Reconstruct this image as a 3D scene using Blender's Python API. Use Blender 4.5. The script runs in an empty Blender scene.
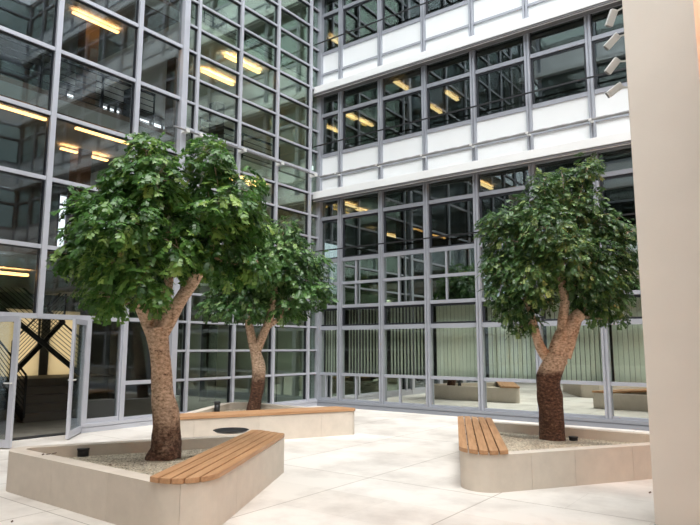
import bpy, bmesh, math, random
from mathutils import Vector, Matrix
random.seed(7)
C = bpy.context.scene.collection
PI = math.pi

# ------------------------------------------------------------------ camera
H, F = 1.6, 613.34
PITCH, ROLL, YAW = math.radians(7.856), math.radians(0.103), math.radians(-36.857)
FW = Vector((math.sin(YAW)*math.cos(PITCH), math.cos(YAW)*math.cos(PITCH), math.sin(PITCH)))
RT0 = Vector((math.cos(YAW), -math.sin(YAW), 0)); UP0 = RT0.cross(FW)
RT = RT0*math.cos(ROLL)+UP0*math.sin(ROLL); UP = -RT0*math.sin(ROLL)+UP0*math.cos(ROLL)
cam_d = bpy.data.cameras.new('camera'); cam = bpy.data.objects.new('camera', cam_d); C.objects.link(cam)
cam_d.sensor_fit = 'HORIZONTAL'; cam_d.sensor_width = 36; cam_d.lens = 36*F/700
cam_d.clip_start = .05; cam_d.clip_end = 500
m = Matrix((RT, UP, -FW)).transposed().to_4x4(); m.translation = Vector((0, 0, H)); cam.matrix_world = m
bpy.context.scene.camera = cam
def at(px, py, depth):
    """point of the place that lies `depth` metres ahead, measured off the photograph"""
    return Vector((0, 0, H)) + (FW + RT*((px-350)/F) + UP*((262.5-py)/F))*depth

# ------------------------------------------------------------------ materials
def newmat(name):
    mt = bpy.data.materials.new(name); mt.use_nodes = True
    nt = mt.node_tree; nt.nodes.clear()
    out = nt.nodes.new('ShaderNodeOutputMaterial')
    return mt, nt, out
def N(nt, t, **kw):
    n = nt.nodes.new(t)
    for k, v in kw.items():
        if k.startswith('i_'): n.inputs[k[2:].replace('_', ' ')].default_value = v
        else: setattr(n, k, v)
    return n
def ramp(nt, fac, stops):
    r = nt.nodes.new('ShaderNodeValToRGB'); e = r.color_ramp.elements
    while len(e) < len(stops): e.new(.5)
    for s, (p, c) in zip(e, stops): s.position = p; s.color = (*c, 1)
    nt.links.new(fac, r.inputs[0]); return r.outputs[0]
def simple(name, col, rough=.5, metal=0, noise=0, scale=4, bump=0, bscale=60, spec=.5):
    mt, nt, out = newmat(name)
    b = N(nt, 'ShaderNodeBsdfPrincipled'); b.inputs['Roughness'].default_value = rough
    b.inputs['Metallic'].default_value = metal; b.inputs['Base Color'].default_value = (*col, 1)
    b.inputs['Specular IOR Level'].default_value = spec
    tc = N(nt, 'ShaderNodeTexCoord')
    if noise:
        n = N(nt, 'ShaderNodeTexNoise', i_Scale=scale, i_Detail=5.0)
        nt.links.new(tc.outputs['Object'], n.inputs['Vector'])
        lo = tuple(max(0, c*(1-noise)) for c in col); hi = tuple(min(1, c*(1+noise)) for c in col)
        nt.links.new(ramp(nt, n.outputs['Fac'], [(.3, lo), (.7, hi)]), b.inputs['Base Color'])
    if bump:
        n = N(nt, 'ShaderNodeTexNoise', i_Scale=bscale, i_Detail=4.0)
        nt.links.new(tc.outputs['Object'], n.inputs['Vector'])
        bp = N(nt, 'ShaderNodeBump', i_Strength=bump, i_Distance=.01)
        nt.links.new(n.outputs['Fac'], bp.inputs['Height']); nt.links.new(bp.outputs[0], b.inputs['Normal'])
    nt.links.new(b.outputs[0], out.inputs[0]); return mt
def glassmat(name, tint, refl, grazing=.5, rcol=(.9, .95, .93), rough=0.0, wav=0.0):
    """coated architectural glass: a mirror coat over a tinted clear pane"""
    mt, nt, out = newmat(name)
    tr = N(nt, 'ShaderNodeBsdfTransparent'); tr.inputs[0].default_value = (*tint, 1)
    gl = N(nt, 'ShaderNodeBsdfGlossy'); gl.inputs['Color'].default_value = (*rcol, 1); gl.inputs['Roughness'].default_value = rough
    lw = N(nt, 'ShaderNodeLayerWeight', i_Blend=.25)
    mr = N(nt, 'ShaderNodeMapRange'); mr.inputs['To Min'].default_value = refl; mr.inputs['To Max'].default_value = min(1, refl+grazing)
    nt.links.new(lw.outputs['Fresnel'], mr.inputs['Value'])
    if wav:
        tc = N(nt, 'ShaderNodeTexCoord')
        n = N(nt, 'ShaderNodeTexNoise', i_Scale=1.6, i_Detail=1.0); nt.links.new(tc.outputs['Object'], n.inputs['Vector'])
        bp = N(nt, 'ShaderNodeBump', i_Strength=wav, i_Distance=.02)
        nt.links.new(n.outputs['Fac'], bp.inputs['Height']); nt.links.new(bp.outputs[0], gl.inputs['Normal'])
    mx = N(nt, 'ShaderNodeMixShader')
    nt.links.new(mr.outputs[0], mx.inputs[0]); nt.links.new(tr.outputs[0], mx.inputs[1]); nt.links.new(gl.outputs[0], mx.inputs[2])
    nt.links.new(mx.outputs[0], out.inputs[0]); return mt
def emis(name, col, s):
    mt, nt, out = newmat(name)
    e = N(nt, 'ShaderNodeEmission'); e.inputs[0].default_value = (*col, 1); e.inputs[1].default_value = s
    nt.links.new(e.outputs[0], out.inputs[0]); return mt

M = {}
M['metal'] = simple('grey_aluminium', (.40, .42, .47), .45, .25, .06, 3)
M['plinth'] = simple('plinth_aluminium', (.27, .29, .33), .45, .25)
M['metal_left'] = simple('silver_aluminium', (.58, .59, .65), .4, .25, .05, 3)
M['darkframe'] = simple('dark_sash', (.025, .028, .035), .4)
M['black'] = simple('black_metal', (.018, .018, .02), .45)
M['white'] = simple('white_panel', (.88, .91, .92), .45, 0, .03, .7)
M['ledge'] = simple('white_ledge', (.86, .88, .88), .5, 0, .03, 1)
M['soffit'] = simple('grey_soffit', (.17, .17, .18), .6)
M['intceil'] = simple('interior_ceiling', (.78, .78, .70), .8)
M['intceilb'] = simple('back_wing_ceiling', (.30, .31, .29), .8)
M['intfloor'] = simple('interior_floor', (.26, .25, .22), .5, 0, .2, 3)
M['intwall'] = simple('interior_wall', (.22, .22, .20), .8, 0, .1, 1)
M['column'] = simple('brown_column', (.16, .11, .08), .6)
M['intdark'] = simple('interior_column', (.06, .06, .07), .6)
M['stairmet'] = simple('stair_metal', (.02, .02, .022), .5)
M['step'] = simple('stone_step', (.16, .14, .12), .6)
M['clip'] = simple('white_clip', (.75, .75, .73), .5)
M['cable'] = simple('grey_cable', (.24, .24, .24), .6, .1)
M['glass_B'] = glassmat('upper_glazing', (.50, .56, .54), .13, .45, wav=.02)
M['glass_B1'] = glassmat('first_floor_glazing', (.45, .50, .47), .42, .4, (.88, .97, .93))
M['glass_low'] = glassmat('mirror_coated_glazing', (.25, .27, .26), .78, .2, (.87, .92, .85))
M['glass_bl'] = glassmat('blind_glazing', (.93, .96, .92), .05, .2)
M['glass_A'] = glassmat('left_glazing', (.84, .86, .85), .06, .32, (.82, .9, .95))
M['glass_C'] = glassmat('corner_glazing', (.84, .90, .84), .09, .42, (.86, .95, .91))
M['lamp'] = emis('warm_tube', (1, .50, .15), 6)
M['ceilglow'] = emis('added_ceiling_glow', (1, .50, .2), 30)  # added glow for the warm halo on the ceilings
M['lamp2'] = emis('warm_tube_pale', (1, .62, .28), 3.5)
def vblind(name, col, tl=.3):
    mt, nt, out = newmat(name)
    d = N(nt, 'ShaderNodeBsdfDiffuse'); d.inputs[0].default_value = (*col, 1)
    t = N(nt, 'ShaderNodeBsdfTranslucent'); t.inputs[0].default_value = (*col, 1)
    mx = N(nt, 'ShaderNodeMixShader'); mx.inputs[0].default_value = tl
    nt.links.new(d.outputs[0], mx.inputs[1]); nt.links.new(t.outputs[0], mx.inputs[2]); nt.links.new(mx.outputs[0], out.inputs[0]); return mt
M['blind'] = vblind('sage_blind_fabric', (.86, .90, .83))
M['cream'] = vblind('cream_blind_fabric', (.93, .80, .57), .62)

def m_floor():
    mt, nt, out = newmat('cream_stone_paving')
    b = N(nt, 'ShaderNodeBsdfPrincipled'); b.inputs['Roughness'].default_value = .55
    geo = N(nt, 'ShaderNodeNewGeometry')
    def brick(w, h, mortar, off, ox, oy, c1, c2, cm):
        mp = N(nt, 'ShaderNodeMapping'); mp.inputs['Location'].default_value = (ox, oy, 0)
        nt.links.new(geo.outputs['Position'], mp.inputs['Vector'])
        k = N(nt, 'ShaderNodeTexBrick', offset=off, squash=1)
        k.inputs['Color1'].default_value = (*c1, 1); k.inputs['Color2'].default_value = (*c2, 1); k.inputs['Mortar'].default_value = (*cm, 1)
        k.inputs['Scale'].default_value = 1; k.inputs['Mortar Size'].default_value = mortar; k.inputs['Mortar Smooth'].default_value = .2
        k.inputs['Brick Width'].default_value = w; k.inputs['Row Height'].default_value = h
        nt.links.new(mp.outputs[0], k.inputs['Vector']); return k
    fine = brick(1.6, .8, .0022, .5, 4.53, -6.45, (.83, .785, .73), (.75, .70, .64), (.64, .59, .53))
    big = brick(1.62, 3.2, .0055, 0, 4.53, -6.45, (1, 1, 1), (1, 1, 1), (.42, .38, .33))
    mul = N(nt, 'ShaderNodeMixRGB', blend_type='MULTIPLY'); mul.inputs[0].default_value = 1
    nt.links.new(fine.outputs[0], mul.inputs[1]); nt.links.new(big.outputs[0], mul.inputs[2])
    n1 = N(nt, 'ShaderNodeTexNoise', i_Scale=1.1, i_Detail=7.0, i_Roughness=.6)
    nt.links.new(geo.outputs['Position'], n1.inputs['Vector'])
    c = ramp(nt, n1.outputs['Fac'], [(.32, (.70, .68, .67)), (.56, (.96, .96, .96))])
    m2 = N(nt, 'ShaderNodeMixRGB', blend_type='MULTIPLY'); m2.inputs[0].default_value = 1
    nt.links.new(mul.outputs[0], m2.inputs[1]); nt.links.new(c, m2.inputs[2])
    nt.links.new(m2.outputs[0], b.inputs['Base Color']); nt.links.new(b.outputs[0], out.inputs[0]); return mt
M['floor'] = m_floor()
def m_stone(name, col, var=.1):
    mt, nt, out = newmat(name)
    b = N(nt, 'ShaderNodeBsdfPrincipled'); b.inputs['Roughness'].default_value = .7
    geo = N(nt, 'ShaderNodeNewGeometry')
    n1 = N(nt, 'ShaderNodeTexNoise', i_Scale=5.0, i_Detail=7.0, i_Roughness=.65)
    nt.links.new(geo.outputs['Position'], n1.inputs['Vector'])
    base = ramp(nt, n1.outputs['Fac'], [(.3, tuple(c*.93 for c in col)), (.7, tuple(min(1, c*1.05) for c in col))])
    r = ramp(nt, geo.outputs['Random Per Island'], [(0, (1-var, 1-var*1.1, 1-var*1.2)), (1, (1, 1, 1))])
    mu = N(nt, 'ShaderNodeMixRGB', blend_type='MULTIPLY'); mu.inputs[0].default_value = 1
    nt.links.new(base, mu.inputs[1]); nt.links.new(r, mu.inputs[2])
    nt.links.new(mu.outputs[0], b.inputs['Base Color'])
    n2 = N(nt, 'ShaderNodeTexNoise', i_Scale=140.0, i_Detail=3.0); nt.links.new(geo.outputs['Position'], n2.inputs['Vector'])
    bp = N(nt, 'ShaderNodeBump', i_Strength=.15, i_Distance=.004)
    nt.links.new(n2.outputs['Fac'], bp.inputs['Height']); nt.links.new(bp.outputs[0], b.inputs['Normal'])
    nt.links.new(b.outputs[0], out.inputs[0]); return mt
M['stone'] = m_stone('beige_stone_cladding', (.71, .63, .54), .10)
M['pier'] = simple('plastered_pier', (.84, .77, .69), .8, 0, .03, 1.5, .1, 90)
def m_gravel():
    mt, nt, out = newmat('pale_gravel')
    b = N(nt, 'ShaderNodeBsdfPrincipled'); b.inputs['Roughness'].default_value = .9
    geo = N(nt, 'ShaderNodeNewGeometry')
    v = N(nt, 'ShaderNodeTexVoronoi', i_Scale=65.0); nt.links.new(geo.outputs['Position'], v.inputs['Vector'])
    sp = N(nt, 'ShaderNodeSeparateColor'); nt.links.new(v.outputs['Color'], sp.inputs[0])
    c = ramp(nt, sp.outputs[0], [(0, (.10, .075, .05)), (.14, (.38, .30, .2)), (.5, (.66, .58, .44)), (1, (.86, .79, .64))])
    nt.links.new(c, b.inputs['Base Color'])
    bp = N(nt, 'ShaderNodeBump', i_Strength=.9, i_Distance=.02, invert=True)
    nt.links.new(v.outputs['Distance'], bp.inputs['Height']); nt.links.new(bp.outputs[0], b.inputs['Normal'])
    nt.links.new(b.outputs[0], out.inputs[0]); return mt
M['gravel'] = m_gravel()
def m_wood():
    mt, nt, out = newmat('oiled_hardwood')
    b = N(nt, 'ShaderNodeBsdfPrincipled'); b.inputs['Roughness'].default_value = .5
    tc = N(nt, 'ShaderNodeTexCoord'); geo = N(nt, 'ShaderNodeNewGeometry')
    mp = N(nt, 'ShaderNodeMapping'); mp.inputs['Scale'].default_value = (40, 2.2, 40)
    nt.links.new(tc.outputs['Object'], mp.inputs['Vector'])
    n = N(nt, 'ShaderNodeTexNoise', i_Scale=1.0, i_Detail=5.0); nt.links.new(mp.outputs[0], n.inputs['Vector'])
    c = ramp(nt, n.outputs['Fac'], [(.3, (.40, .205, .095)), (.7, (.56, .32, .165))])
    nt.links.new(c, b.inputs['Base Color']); nt.links.new(b.outputs[0], out.inputs[0]); return mt
M['wood'] = m_wood()
def m_bark(name, zsplit, soft):
    """pale tan smooth bark with dark scars above, dark brown rough bark below (object height)"""
    mt, nt, out = newmat(name)
    b = N(nt, 'ShaderNodeBsdfPrincipled'); b.inputs['Roughness'].default_value = .85
    tc = N(nt, 'ShaderNodeTexCoord')
    sx = N(nt, 'ShaderNodeSeparateXYZ'); nt.links.new(tc.outputs['Object'], sx.inputs[0])
    n0 = N(nt, 'ShaderNodeTexNoise', i_Scale=5.0, i_Detail=5.0, i_Roughness=.7); nt.links.new(tc.outputs['Object'], n0.inputs['Vector'])
    ad = N(nt, 'ShaderNodeMath', operation='MULTIPLY_ADD'); nt.links.new(n0.outputs['Fac'], ad.inputs[0]); ad.inputs[1].default_value = soft*2.2; nt.links.new(sx.outputs['Z'], ad.inputs[2])
    mr = N(nt, 'ShaderNodeMapRange'); mr.inputs['From Min'].default_value = zsplit+soft*1.1-soft*.5; mr.inputs['From Max'].default_value = zsplit+soft*1.1+soft*.5
    nt.links.new(ad.outputs[0], mr.inputs['Value'])
    mp = N(nt, 'ShaderNodeMapping'); mp.inputs['Scale'].default_value = (1, 1, 1.7); nt.links.new(tc.outputs['Object'], mp.inputs['Vector'])
    n1 = N(nt, 'ShaderNodeTexNoise', i_Scale=22.0, i_Detail=6.0, i_Roughness=.7); nt.links.new(mp.outputs[0], n1.inputs['Vector'])
    light = ramp(nt, n1.outputs['Fac'], [(.34, (.10, .05, .03)), (.42, (.40, .27, .18)), (.60, (.74, .55, .41))])
    dark = ramp(nt, n1.outputs['Fac'], [(.36, (.03, .014, .009)), (.52, (.11, .05, .03)), (.68, (.26, .15, .095))])
    mx = N(nt, 'ShaderNodeMixRGB'); nt.links.new(mr.outputs[0], mx.inputs[0]); nt.links.new(dark, mx.inputs[1]); nt.links.new(light, mx.inputs[2])
    nt.links.new(mx.outputs[0], b.inputs['Base Color'])
    bp = N(nt, 'ShaderNodeBump', i_Strength=.6, i_Distance=.02); nt.links.new(n1.outputs['Fac'], bp.inputs['Height']); nt.links.new(bp.outputs[0], b.inputs['Normal'])
    nt.links.new(b.outputs[0], out.inputs[0]); return mt
def m_leaf(name, lo, mid, hi):
    mt, nt, out = newmat(name)
    geo = N(nt, 'ShaderNodeNewGeometry')
    at_ = N(nt, 'ShaderNodeAttribute', attribute_name='tone')
    c = ramp(nt, at_.outputs['Fac'], [(0, lo), (.55, mid), (1, hi)])
    b = N(nt, 'ShaderNodeBsdfPrincipled'); b.inputs['Roughness'].default_value = .33; nt.links.new(c, b.inputs['Base Color'])
    t = N(nt, 'ShaderNodeBsdfTranslucent'); nt.links.new(c, t.inputs[0])
    mx = N(nt, 'ShaderNodeMixShader'); mx.inputs[0].default_value = .28
    nt.links.new(b.outputs[0], mx.inputs[1]); nt.links.new(t.outputs[0], mx.inputs[2]); nt.links.new(mx.outputs[0], out.inputs[0]); return mt

# ------------------------------------------------------------------ mesh helpers
class MB:
    def __init__(s): s.v = []; s.f = []; s.sm = []
    def box(s, x0, x1, y0, y1, z0, z1):
        s.hexa([(x0, y0, z0), (x1, y0, z0), (x1, y1, z0), (x0, y1, z0), (x0, y0, z1), (x1, y0, z1), (x1, y1, z1), (x0, y1, z1)])
        return s
    def hexa(s, p):
        n = len(s.v); s.v += [tuple(q) for q in p]
        for f in ((3, 2, 1, 0), (4, 5, 6, 7), (0, 1, 5, 4), (1, 2, 6, 5), (2, 3, 7, 6), (3, 0, 4, 7)):
            s.f.append(tuple(n+i for i in f)); s.sm.append(False)
    def obox(s, c, ax, ay, az):
        """box with centre c and half-axis vectors"""
        c = Vector(c); P = []
        for k in (-1, 1):
            for i, j in ((-1, -1), (1, -1), (1, 1), (-1, 1)): P.append(c+ax*i+ay*j+az*k)
        s.hexa(P)
    def bar(s, a, b, w, h, up=Vector((0, 0, 1))):
        a = Vector(a); b = Vector(b); d = (b-a); L = d.length; d.normalize()
        sd = d.cross(up)
        if sd.length < 1e-4: sd = d.cross(Vector((1, 0, 0)))
        sd.normalize(); u = sd.cross(d)
        s.obox((a+b)/2, sd*w/2, d*L/2, u*h/2)
    def prism(s, poly, z0, z1, smooth=False):
        n = len(s.v); k = len(poly)
        s.v += [(p[0], p[1], z0) for p in poly]+[(p[0], p[1], z1) for p in poly]
        s.f.append(tuple(n+i for i in range(k-1, -1, -1))); s.sm.append(False)
        s.f.append(tuple(n+k+i for i in range(k))); s.sm.append(False)
        for i in range(k):
            j = (i+1) % k; s.f.append((n+i, n+j, n+k+j, n+k+i)); s.sm.append(smooth)
    def tube(s, pts, radii, sides=12, jit=0, cap=True, seed=0):
        rnd = random.Random(seed); pts = [Vector(p) for p in pts]; n0 = len(s.v); up = None
        ph = [rnd.uniform(0, 6.28) for _ in range(4)]
        for i, p in enumerate(pts):
            d = (pts[min(i+1, len(pts)-1)]-pts[max(i-1, 0)]).normalized()
            if up is None: up = d.orthogonal().normalized()
            up = (up-d*up.dot(d)).normalized(); sd = d.cross(up)
            for k in range(sides):
                a = 2*PI*k/sides
                r = radii[i]*(1+jit*(math.sin(3*a+ph[0]+i*.35)*.5+math.sin(5*a+ph[1]-i*.5)*.3+math.sin(2*a+ph[2]+i*.7)*.4+rnd.uniform(-.25, .25)))
                s.v.append(tuple(p+up*math.cos(a)*r+sd*math.sin(a)*r))
        for i in range(len(pts)-1):
            for k in range(sides):
                j = (k+1) % sides; a = n0+i*sides
                s.f.append((a+k, a+j, a+sides+j, a+sides+k)); s.sm.append(True)
        if cap:
            s.f.append(tuple(n0+k for k in range(sides-1, -1, -1))); s.sm.append(False)
            e = n0+(len(pts)-1)*sides; s.f.append(tuple(e+k for k in range(sides))); s.sm.append(False)
    def build(s, name, mat, parent=None, loc=None, rot=None, bevel=0):
        me = bpy.data.meshes.new(name); me.from_pydata(s.v, [], s.f)
        me.polygons.foreach_set('use_smooth', s.sm); me.materials.append(mat); me.update()
        if bevel:
            bm = bmesh.new(); bm.from_mesh(me)
            es = [e for e in bm.edges if len(e.link_faces) == 2 and e.calc_face_angle(0) > .5]
            bmesh.ops.bevel(bm, geom=es, offset=bevel, segments=2, affect='EDGES', profile=.6)
            bm.to_mesh(me); bm.free()
        o = bpy.data.objects.new(name, me); C.objects.link(o)
        if parent: o.parent = parent
        if loc is not None: o.location = loc
        if rot is not None: o.rotation_euler = rot
        return o
def empty(name, loc=(0, 0, 0), rz=0):
    o = bpy.data.objects.new(name, None); C.objects.link(o); o.location = loc; o.rotation_euler = (0, 0, rz); o.empty_display_size = .2
    return o
def tag(o, label, cat, group=None, kind=None):
    o['label'] = label; o['category'] = cat
    if group: o['group'] = group
    if kind: o['kind'] = kind
    return o
def struct(o): o['kind'] = 'structure'; return o
def dup(root, name=None):
    r = root.copy(); C.objects.link(r)
    if name: r.name = name
    for ch in root.children:
        c = ch.copy(); C.objects.link(c); c.parent = r
        for g in ch.children:
            d = g.copy(); C.objects.link(d); d.parent = c
    return r
cnt = {'window': 0, 'trim': 0, 'door': 0, 'wall': 0}
def num(k): cnt[k] += 1; return f'{k}_{cnt[k]}'

BY, AX = 13.41, -11.17        # back facade plane, left facade plane
LEDGE = [5.91, 9.07, 12.22, 15.37, 18.52]

# ------------------------------------------------------------------ floor
struct(MB().box(AX-.0, 14, -9, BY, -.12, 0).build('floor', M['floor']))

# ------------------------------------------------------------------ back facade
XM = [-11.17, -10.36, -8.98, -7.60, -6.22, -4.83, -3.44] + [-3.44+1.385*k for k in range(1, 9)]
def panes_frame(w, zs, hw, xs=(), d0=-.05, d1=.06, thin=None):
    """a frame of bars round a unit w wide; zs = heights of rails, xs = extra uprights between rails (x, z0, z1)"""
    mb = MB()
    for z, t in zs: mb.box(hw, w-hw, d0, d1, z-t/2, z+t/2)
    for x, z0, z1 in xs: mb.box(x-.022, x+.022, d0+.01, d1, z0, z1)
    return mb
def win_upper(w, loc, rz=0, glass='glass_B', metal='metal'):
    """storey window: local z 0 = ledge underside of the storey below; y- is outward"""
    o = struct(empty(num('window'), loc, rz)); hw = .065
    panes_frame(w, [(1.2, .10), (2.43, .095), (3.08, .10)], hw).build('window_frame', M[metal], o)
    mb = MB()
    for z0, z1 in ((1.25, 2.38),):
        for a in (0,):
            t = .05; mb.box(hw, hw+t, -.02, .05, z0, z1); mb.box(w-hw-t, w-hw, -.02, .05, z0, z1)
            mb.box(hw+t, w-hw-t, -.02, .05, z0, z0+t*.6); mb.box(hw+t, w-hw-t, -.02, .05, z1-t, z1)
    t = .025
    mb.box(hw, hw+t, -.01, .05, 2.48, 3.03); mb.box(w-hw-t, w-hw, -.01, .05, 2.48, 3.03)
    mb.build('sash', M['darkframe'], o)
    MB().box(hw, w-hw, .0, .012, 1.24, 3.05).build('pane', M[glass], o)
    return o
def guard(w, parent, z):
    MB().box(-.02, w+.02, -.23, -.205, z-.016, z+.016).build('guard_rail', M['black'], parent)
def win_first(w, loc, rz=0, low=True):
    """ground to first-floor unit of the back wall; local z is height above the paving"""
    o = struct(empty(num('window'), loc, rz)); hw = .065
    mid = w*.38
    fr = panes_frame(w, [(.145, .15), (.87, .075), (2.12, .11), (2.71, .085), (3.35, .075), (4.01, .10), (5.24, .095), (5.79, .10)], hw,
                     ([(mid, .22, .84)] if low else [])+[(mid, 2.75, 4.0)])
    fr.build('window_frame', M['metal'], o)
    mb = MB(); t = .055
    for z0, z1 in ((2.18, 2.665), (4.06, 5.19)):
        mb.box(hw, hw+t, -.02, .04, z0, z1); mb.box(w-hw-t, w-hw, -.02, .04, z0, z1)
        mb.box(hw+t, w-hw-t, -.02, .04, z0, z0+t*.7); mb.box(hw+t, w-hw-t, -.02, .04, z1-t, z1)
    mb.build('sash', M['darkframe'], o)
    g1 = MB(); g1.box(hw, w-hw, 0, .012, .2, .85); g1.build('mirror_pane', M['glass_low'], o)
    MB().box(hw, w-hw, 0, .012, .9, 2.68).build('pane', M['glass_bl'], o)
    MB().box(hw, w-hw, 0, .012, 2.74, 3.98).build('pane', M['glass_B1'], o)
    MB().box(hw, w-hw, 0, .012, 4.04, 5.76).build('pane', M['glass_B'], o)
    return o
# windows: one prototype per bay width, then copies
pr_up = win_upper(1.385, (XM[1], BY, LEDGE[0])); guard(1.385, pr_up, 1.48)
pr_upn = win_upper(.81, (XM[0], BY, LEDGE[0])); guard(.81, pr_upn, 1.48)
pr_f = win_first(1.385, (XM[1], BY, 0)); guard(1.385, pr_f, 4.29)
pr_fn = win_first(.81, (XM[0], BY, 0)); guard(.81, pr_fn, 4.29)
for i in range(1, len(XM)-1):
    for k in range(4):
        if i == 1 and k == 0: continue
        c = dup(pr_up, num('window')); c.location = (XM[i], BY, LEDGE[k])
    if i > 1:
        if i == 3: pr_g = win_first(1.385, (XM[3], BY, 0), low=False); guard(1.385, pr_g, 4.29); continue
        c = dup(pr_f if i < 3 else pr_g, num('window')); c.location = (XM[i], BY, 0)
for k in range(1, 4):
    c = dup(pr_upn, num('window')); c.location = (XM[0], BY, LEDGE[k])
# mullions
def mullion(zt, w=.125, z0=.0):
    mb = MB()
    mb.box(-w/2, -.014, -.10, .08, z0, zt); mb.box(.014, w/2, -.10, .08, z0, zt); mb.box(-.014, .014, -.07, .08, z0, zt)
    return mb
mu = struct(mullion(LEDGE[4], z0=.17).build(num('trim'), M['metal'])); mu.location = (XM[1], BY, 0)
for x in XM[2:]:
    c = mu.copy(); C.objects.link(c); c.location = (x, BY, 0); c.name = num('trim')
# ledges, rails, spandrels
X1 = XM[-1]
wb = MB()
for L in LEDGE[:-1]: wb.box(AX, X1, BY-.03, BY+.12, L+.05, L+1.15)
struct(wb.build('wall_back', M['white']))
for L in LEDGE[:-1]:
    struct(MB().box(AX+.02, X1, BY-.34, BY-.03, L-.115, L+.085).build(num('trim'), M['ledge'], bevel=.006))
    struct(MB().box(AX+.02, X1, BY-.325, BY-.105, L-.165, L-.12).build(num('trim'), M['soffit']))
    struct(MB().box(AX+.02, X1, BY-.07, BY-.03, L+.52, L+.575).build(num('trim'), M['metal']))
# white drip line below each ledge
    struct(MB().box(AX+.02, X1, BY-.30, BY-.285, L-.185, L-.165).build(num('trim'), M['ledge']))
# base plinth, in two courses with a shadow gap
struct(MB().box(AX+.12, X1, BY-.16, BY+.05, .0, .085).box(AX+.12, X1, BY-.135, BY+.05, .085, .105).box(AX+.12, X1, BY-.155, BY+.05, .105, .17).build('baseboard_back', M['plinth']))
# parapet / roof edge
struct(MB().box(AX, X1, BY-.1, BY+.3, LEDGE[4], LEDGE[4]+.6).build(num('trim'), M['white']))

# ------------------------------------------------------------------ left facade
def yA(s): return BY-s
TZ = [.17, .88, 2.15, 3.41, 4.69, 5.94, 7.22, 8.47, 9.75, 11.0, 12.28, 13.55, 14.8, 16.1, 17.4, 18.6]
SA = [0.06, .5, 1.87, 3.23, 4.59, 4.98, 6.16, 7.91, 9.66, 10.84, 12.2, 13.6, 15.0, 16.4, 17.8, 19.2, 20.6, 22.0]
fine_rows = []
for a, b in zip(TZ[:-1], TZ[1:]): fine_rows += [a, (a+b)/2]
fine_rows = [z for z in fine_rows if abs(z-.525) > .01]+[TZ[-1]]
fine_rows[0] = .17
def win_left(s0, s1, z0, z1, fine, nobase=False, first=False):
    w = s1-s0; o = struct(empty(num('window'), (AX, yA(s1), 0), PI/2)); hw = .045 if w > .6 else .03
    rows = [z for z in (fine_rows if fine else TZ) if z0-.01 <= z < z1-.01]
    t = .05 if fine else .075
    mb = MB()
    for z in rows: mb.box(hw, w-hw, -.06, .05, z-t/2 if z > .2 else .10, z+t/2)
    mb.build('window_frame', M['metal_left'], o)
    dk = MB()
    e = .022
    rr = rows+[z1]
    for a, b in zip(rr[:-1], rr[1:]):
        dk.box(hw, hw+e, -.03, .04, a+t/2, b-t/2); dk.box(w-hw-e, w-hw, -.03, .04, a+t/2, b-t/2); dk.box(hw+e, w-hw-e, -.03, .04, b-t/2-e*.8, b-t/2)
    dk.build('gasket', M['darkframe'], o)
    MB().box(hw, w-hw, 0, .012, z0+t/2, z1-t/2).build('pane', M['glass_C' if fine else 'glass_A'], o)
    return o
ZC = [.17, 2.15, 4.69, 7.22, 9.75, 12.28, 14.8, 17.4]
for i in range(len(SA)-1):
    s0, s1 = SA[i], SA[i+1]; fine = i < 5
    for z0, z1 in zip(ZC[:-1], ZC[1:]):
        if z0 < 1 and s0 > 6.1 and s1 < 9.8: continue          # the entrance bays
        win_left(s0, s1, z0, z1, fine)
for i, s in enumerate(SA):
    w = {5: .15, 0: .1}.get(i, .075 if i < 5 else .10)
    z0 = 2.12 if i == 7 else .0
    o = MB().box(AX-.08, AX+(.12 if i == 5 else .09), yA(s)-w/2, yA(s)+w/2, z0, 18.6).build(num('trim'), M['metal_left']); struct(o)
struct(MB().box(AX-.12, AX+.13, BY-.14, BY+.1, 0, 19).build(num('trim'), M['metal']))     # corner post
struct(MB().box(AX-.05, AX+.11, yA(7.0), BY-.1, 0, .085).box(AX-.05, AX+.085, yA(7.0), BY-.1, .085, .10).box(AX-.05, AX+.105, yA(7.0), BY-.1, .10, .16)
       .build('baseboard_left', M['metal_left']))
struct(MB().box(AX-.05, AX+.11, -9, yA(9.02), 0, .16).build('baseboard_front_left', M['metal_left']))
struct(MB().box(AX-.3, AX+.1, -9, BY+.3, 18.6, 19.2).build(num('trim'), M['white']))
# entrance: side panes, header, two open door leaves
yh, yl = 6.42, 4.42
struct(MB().box(AX-.07, AX+.08, yl-.04, yA(6.16), 2.10, 2.19).build(num('trim'), M['metal_left']))
struct(MB().box(AX-.08, AX+.09, yh, yh+.085, 0, 2.10).build(num('trim'), M['metal_left']))
struct(MB().box(AX-.08, AX+.09, yl-.085, yl, 0, 2.10).build(num('trim'), M['metal_left']))
def side_pane(y0, y1):
    o = struct(empty(num('window'), (AX, y0, 0), PI/2)); w = y1-y0
    MB().box(0, w, -.06, .05, .10, .24).box(0, .03, -.05, .05, .24, 2.1).box(w-.03, w, -.05, .05, .24, 2.1).build('window_frame', M['metal_left'], o)
    MB().box(.03, w-.03, 0, .012, .24, 2.11).build('pane', M['glass_A'], o)
    MB().box(.03, w-.03, .02, .03, .24, .58).build('grey_film', M['intdark'], o)
side_pane(yh+.085, yA(6.16)-.05); side_pane(yA(9.66)+.05, yl-.085)
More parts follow.
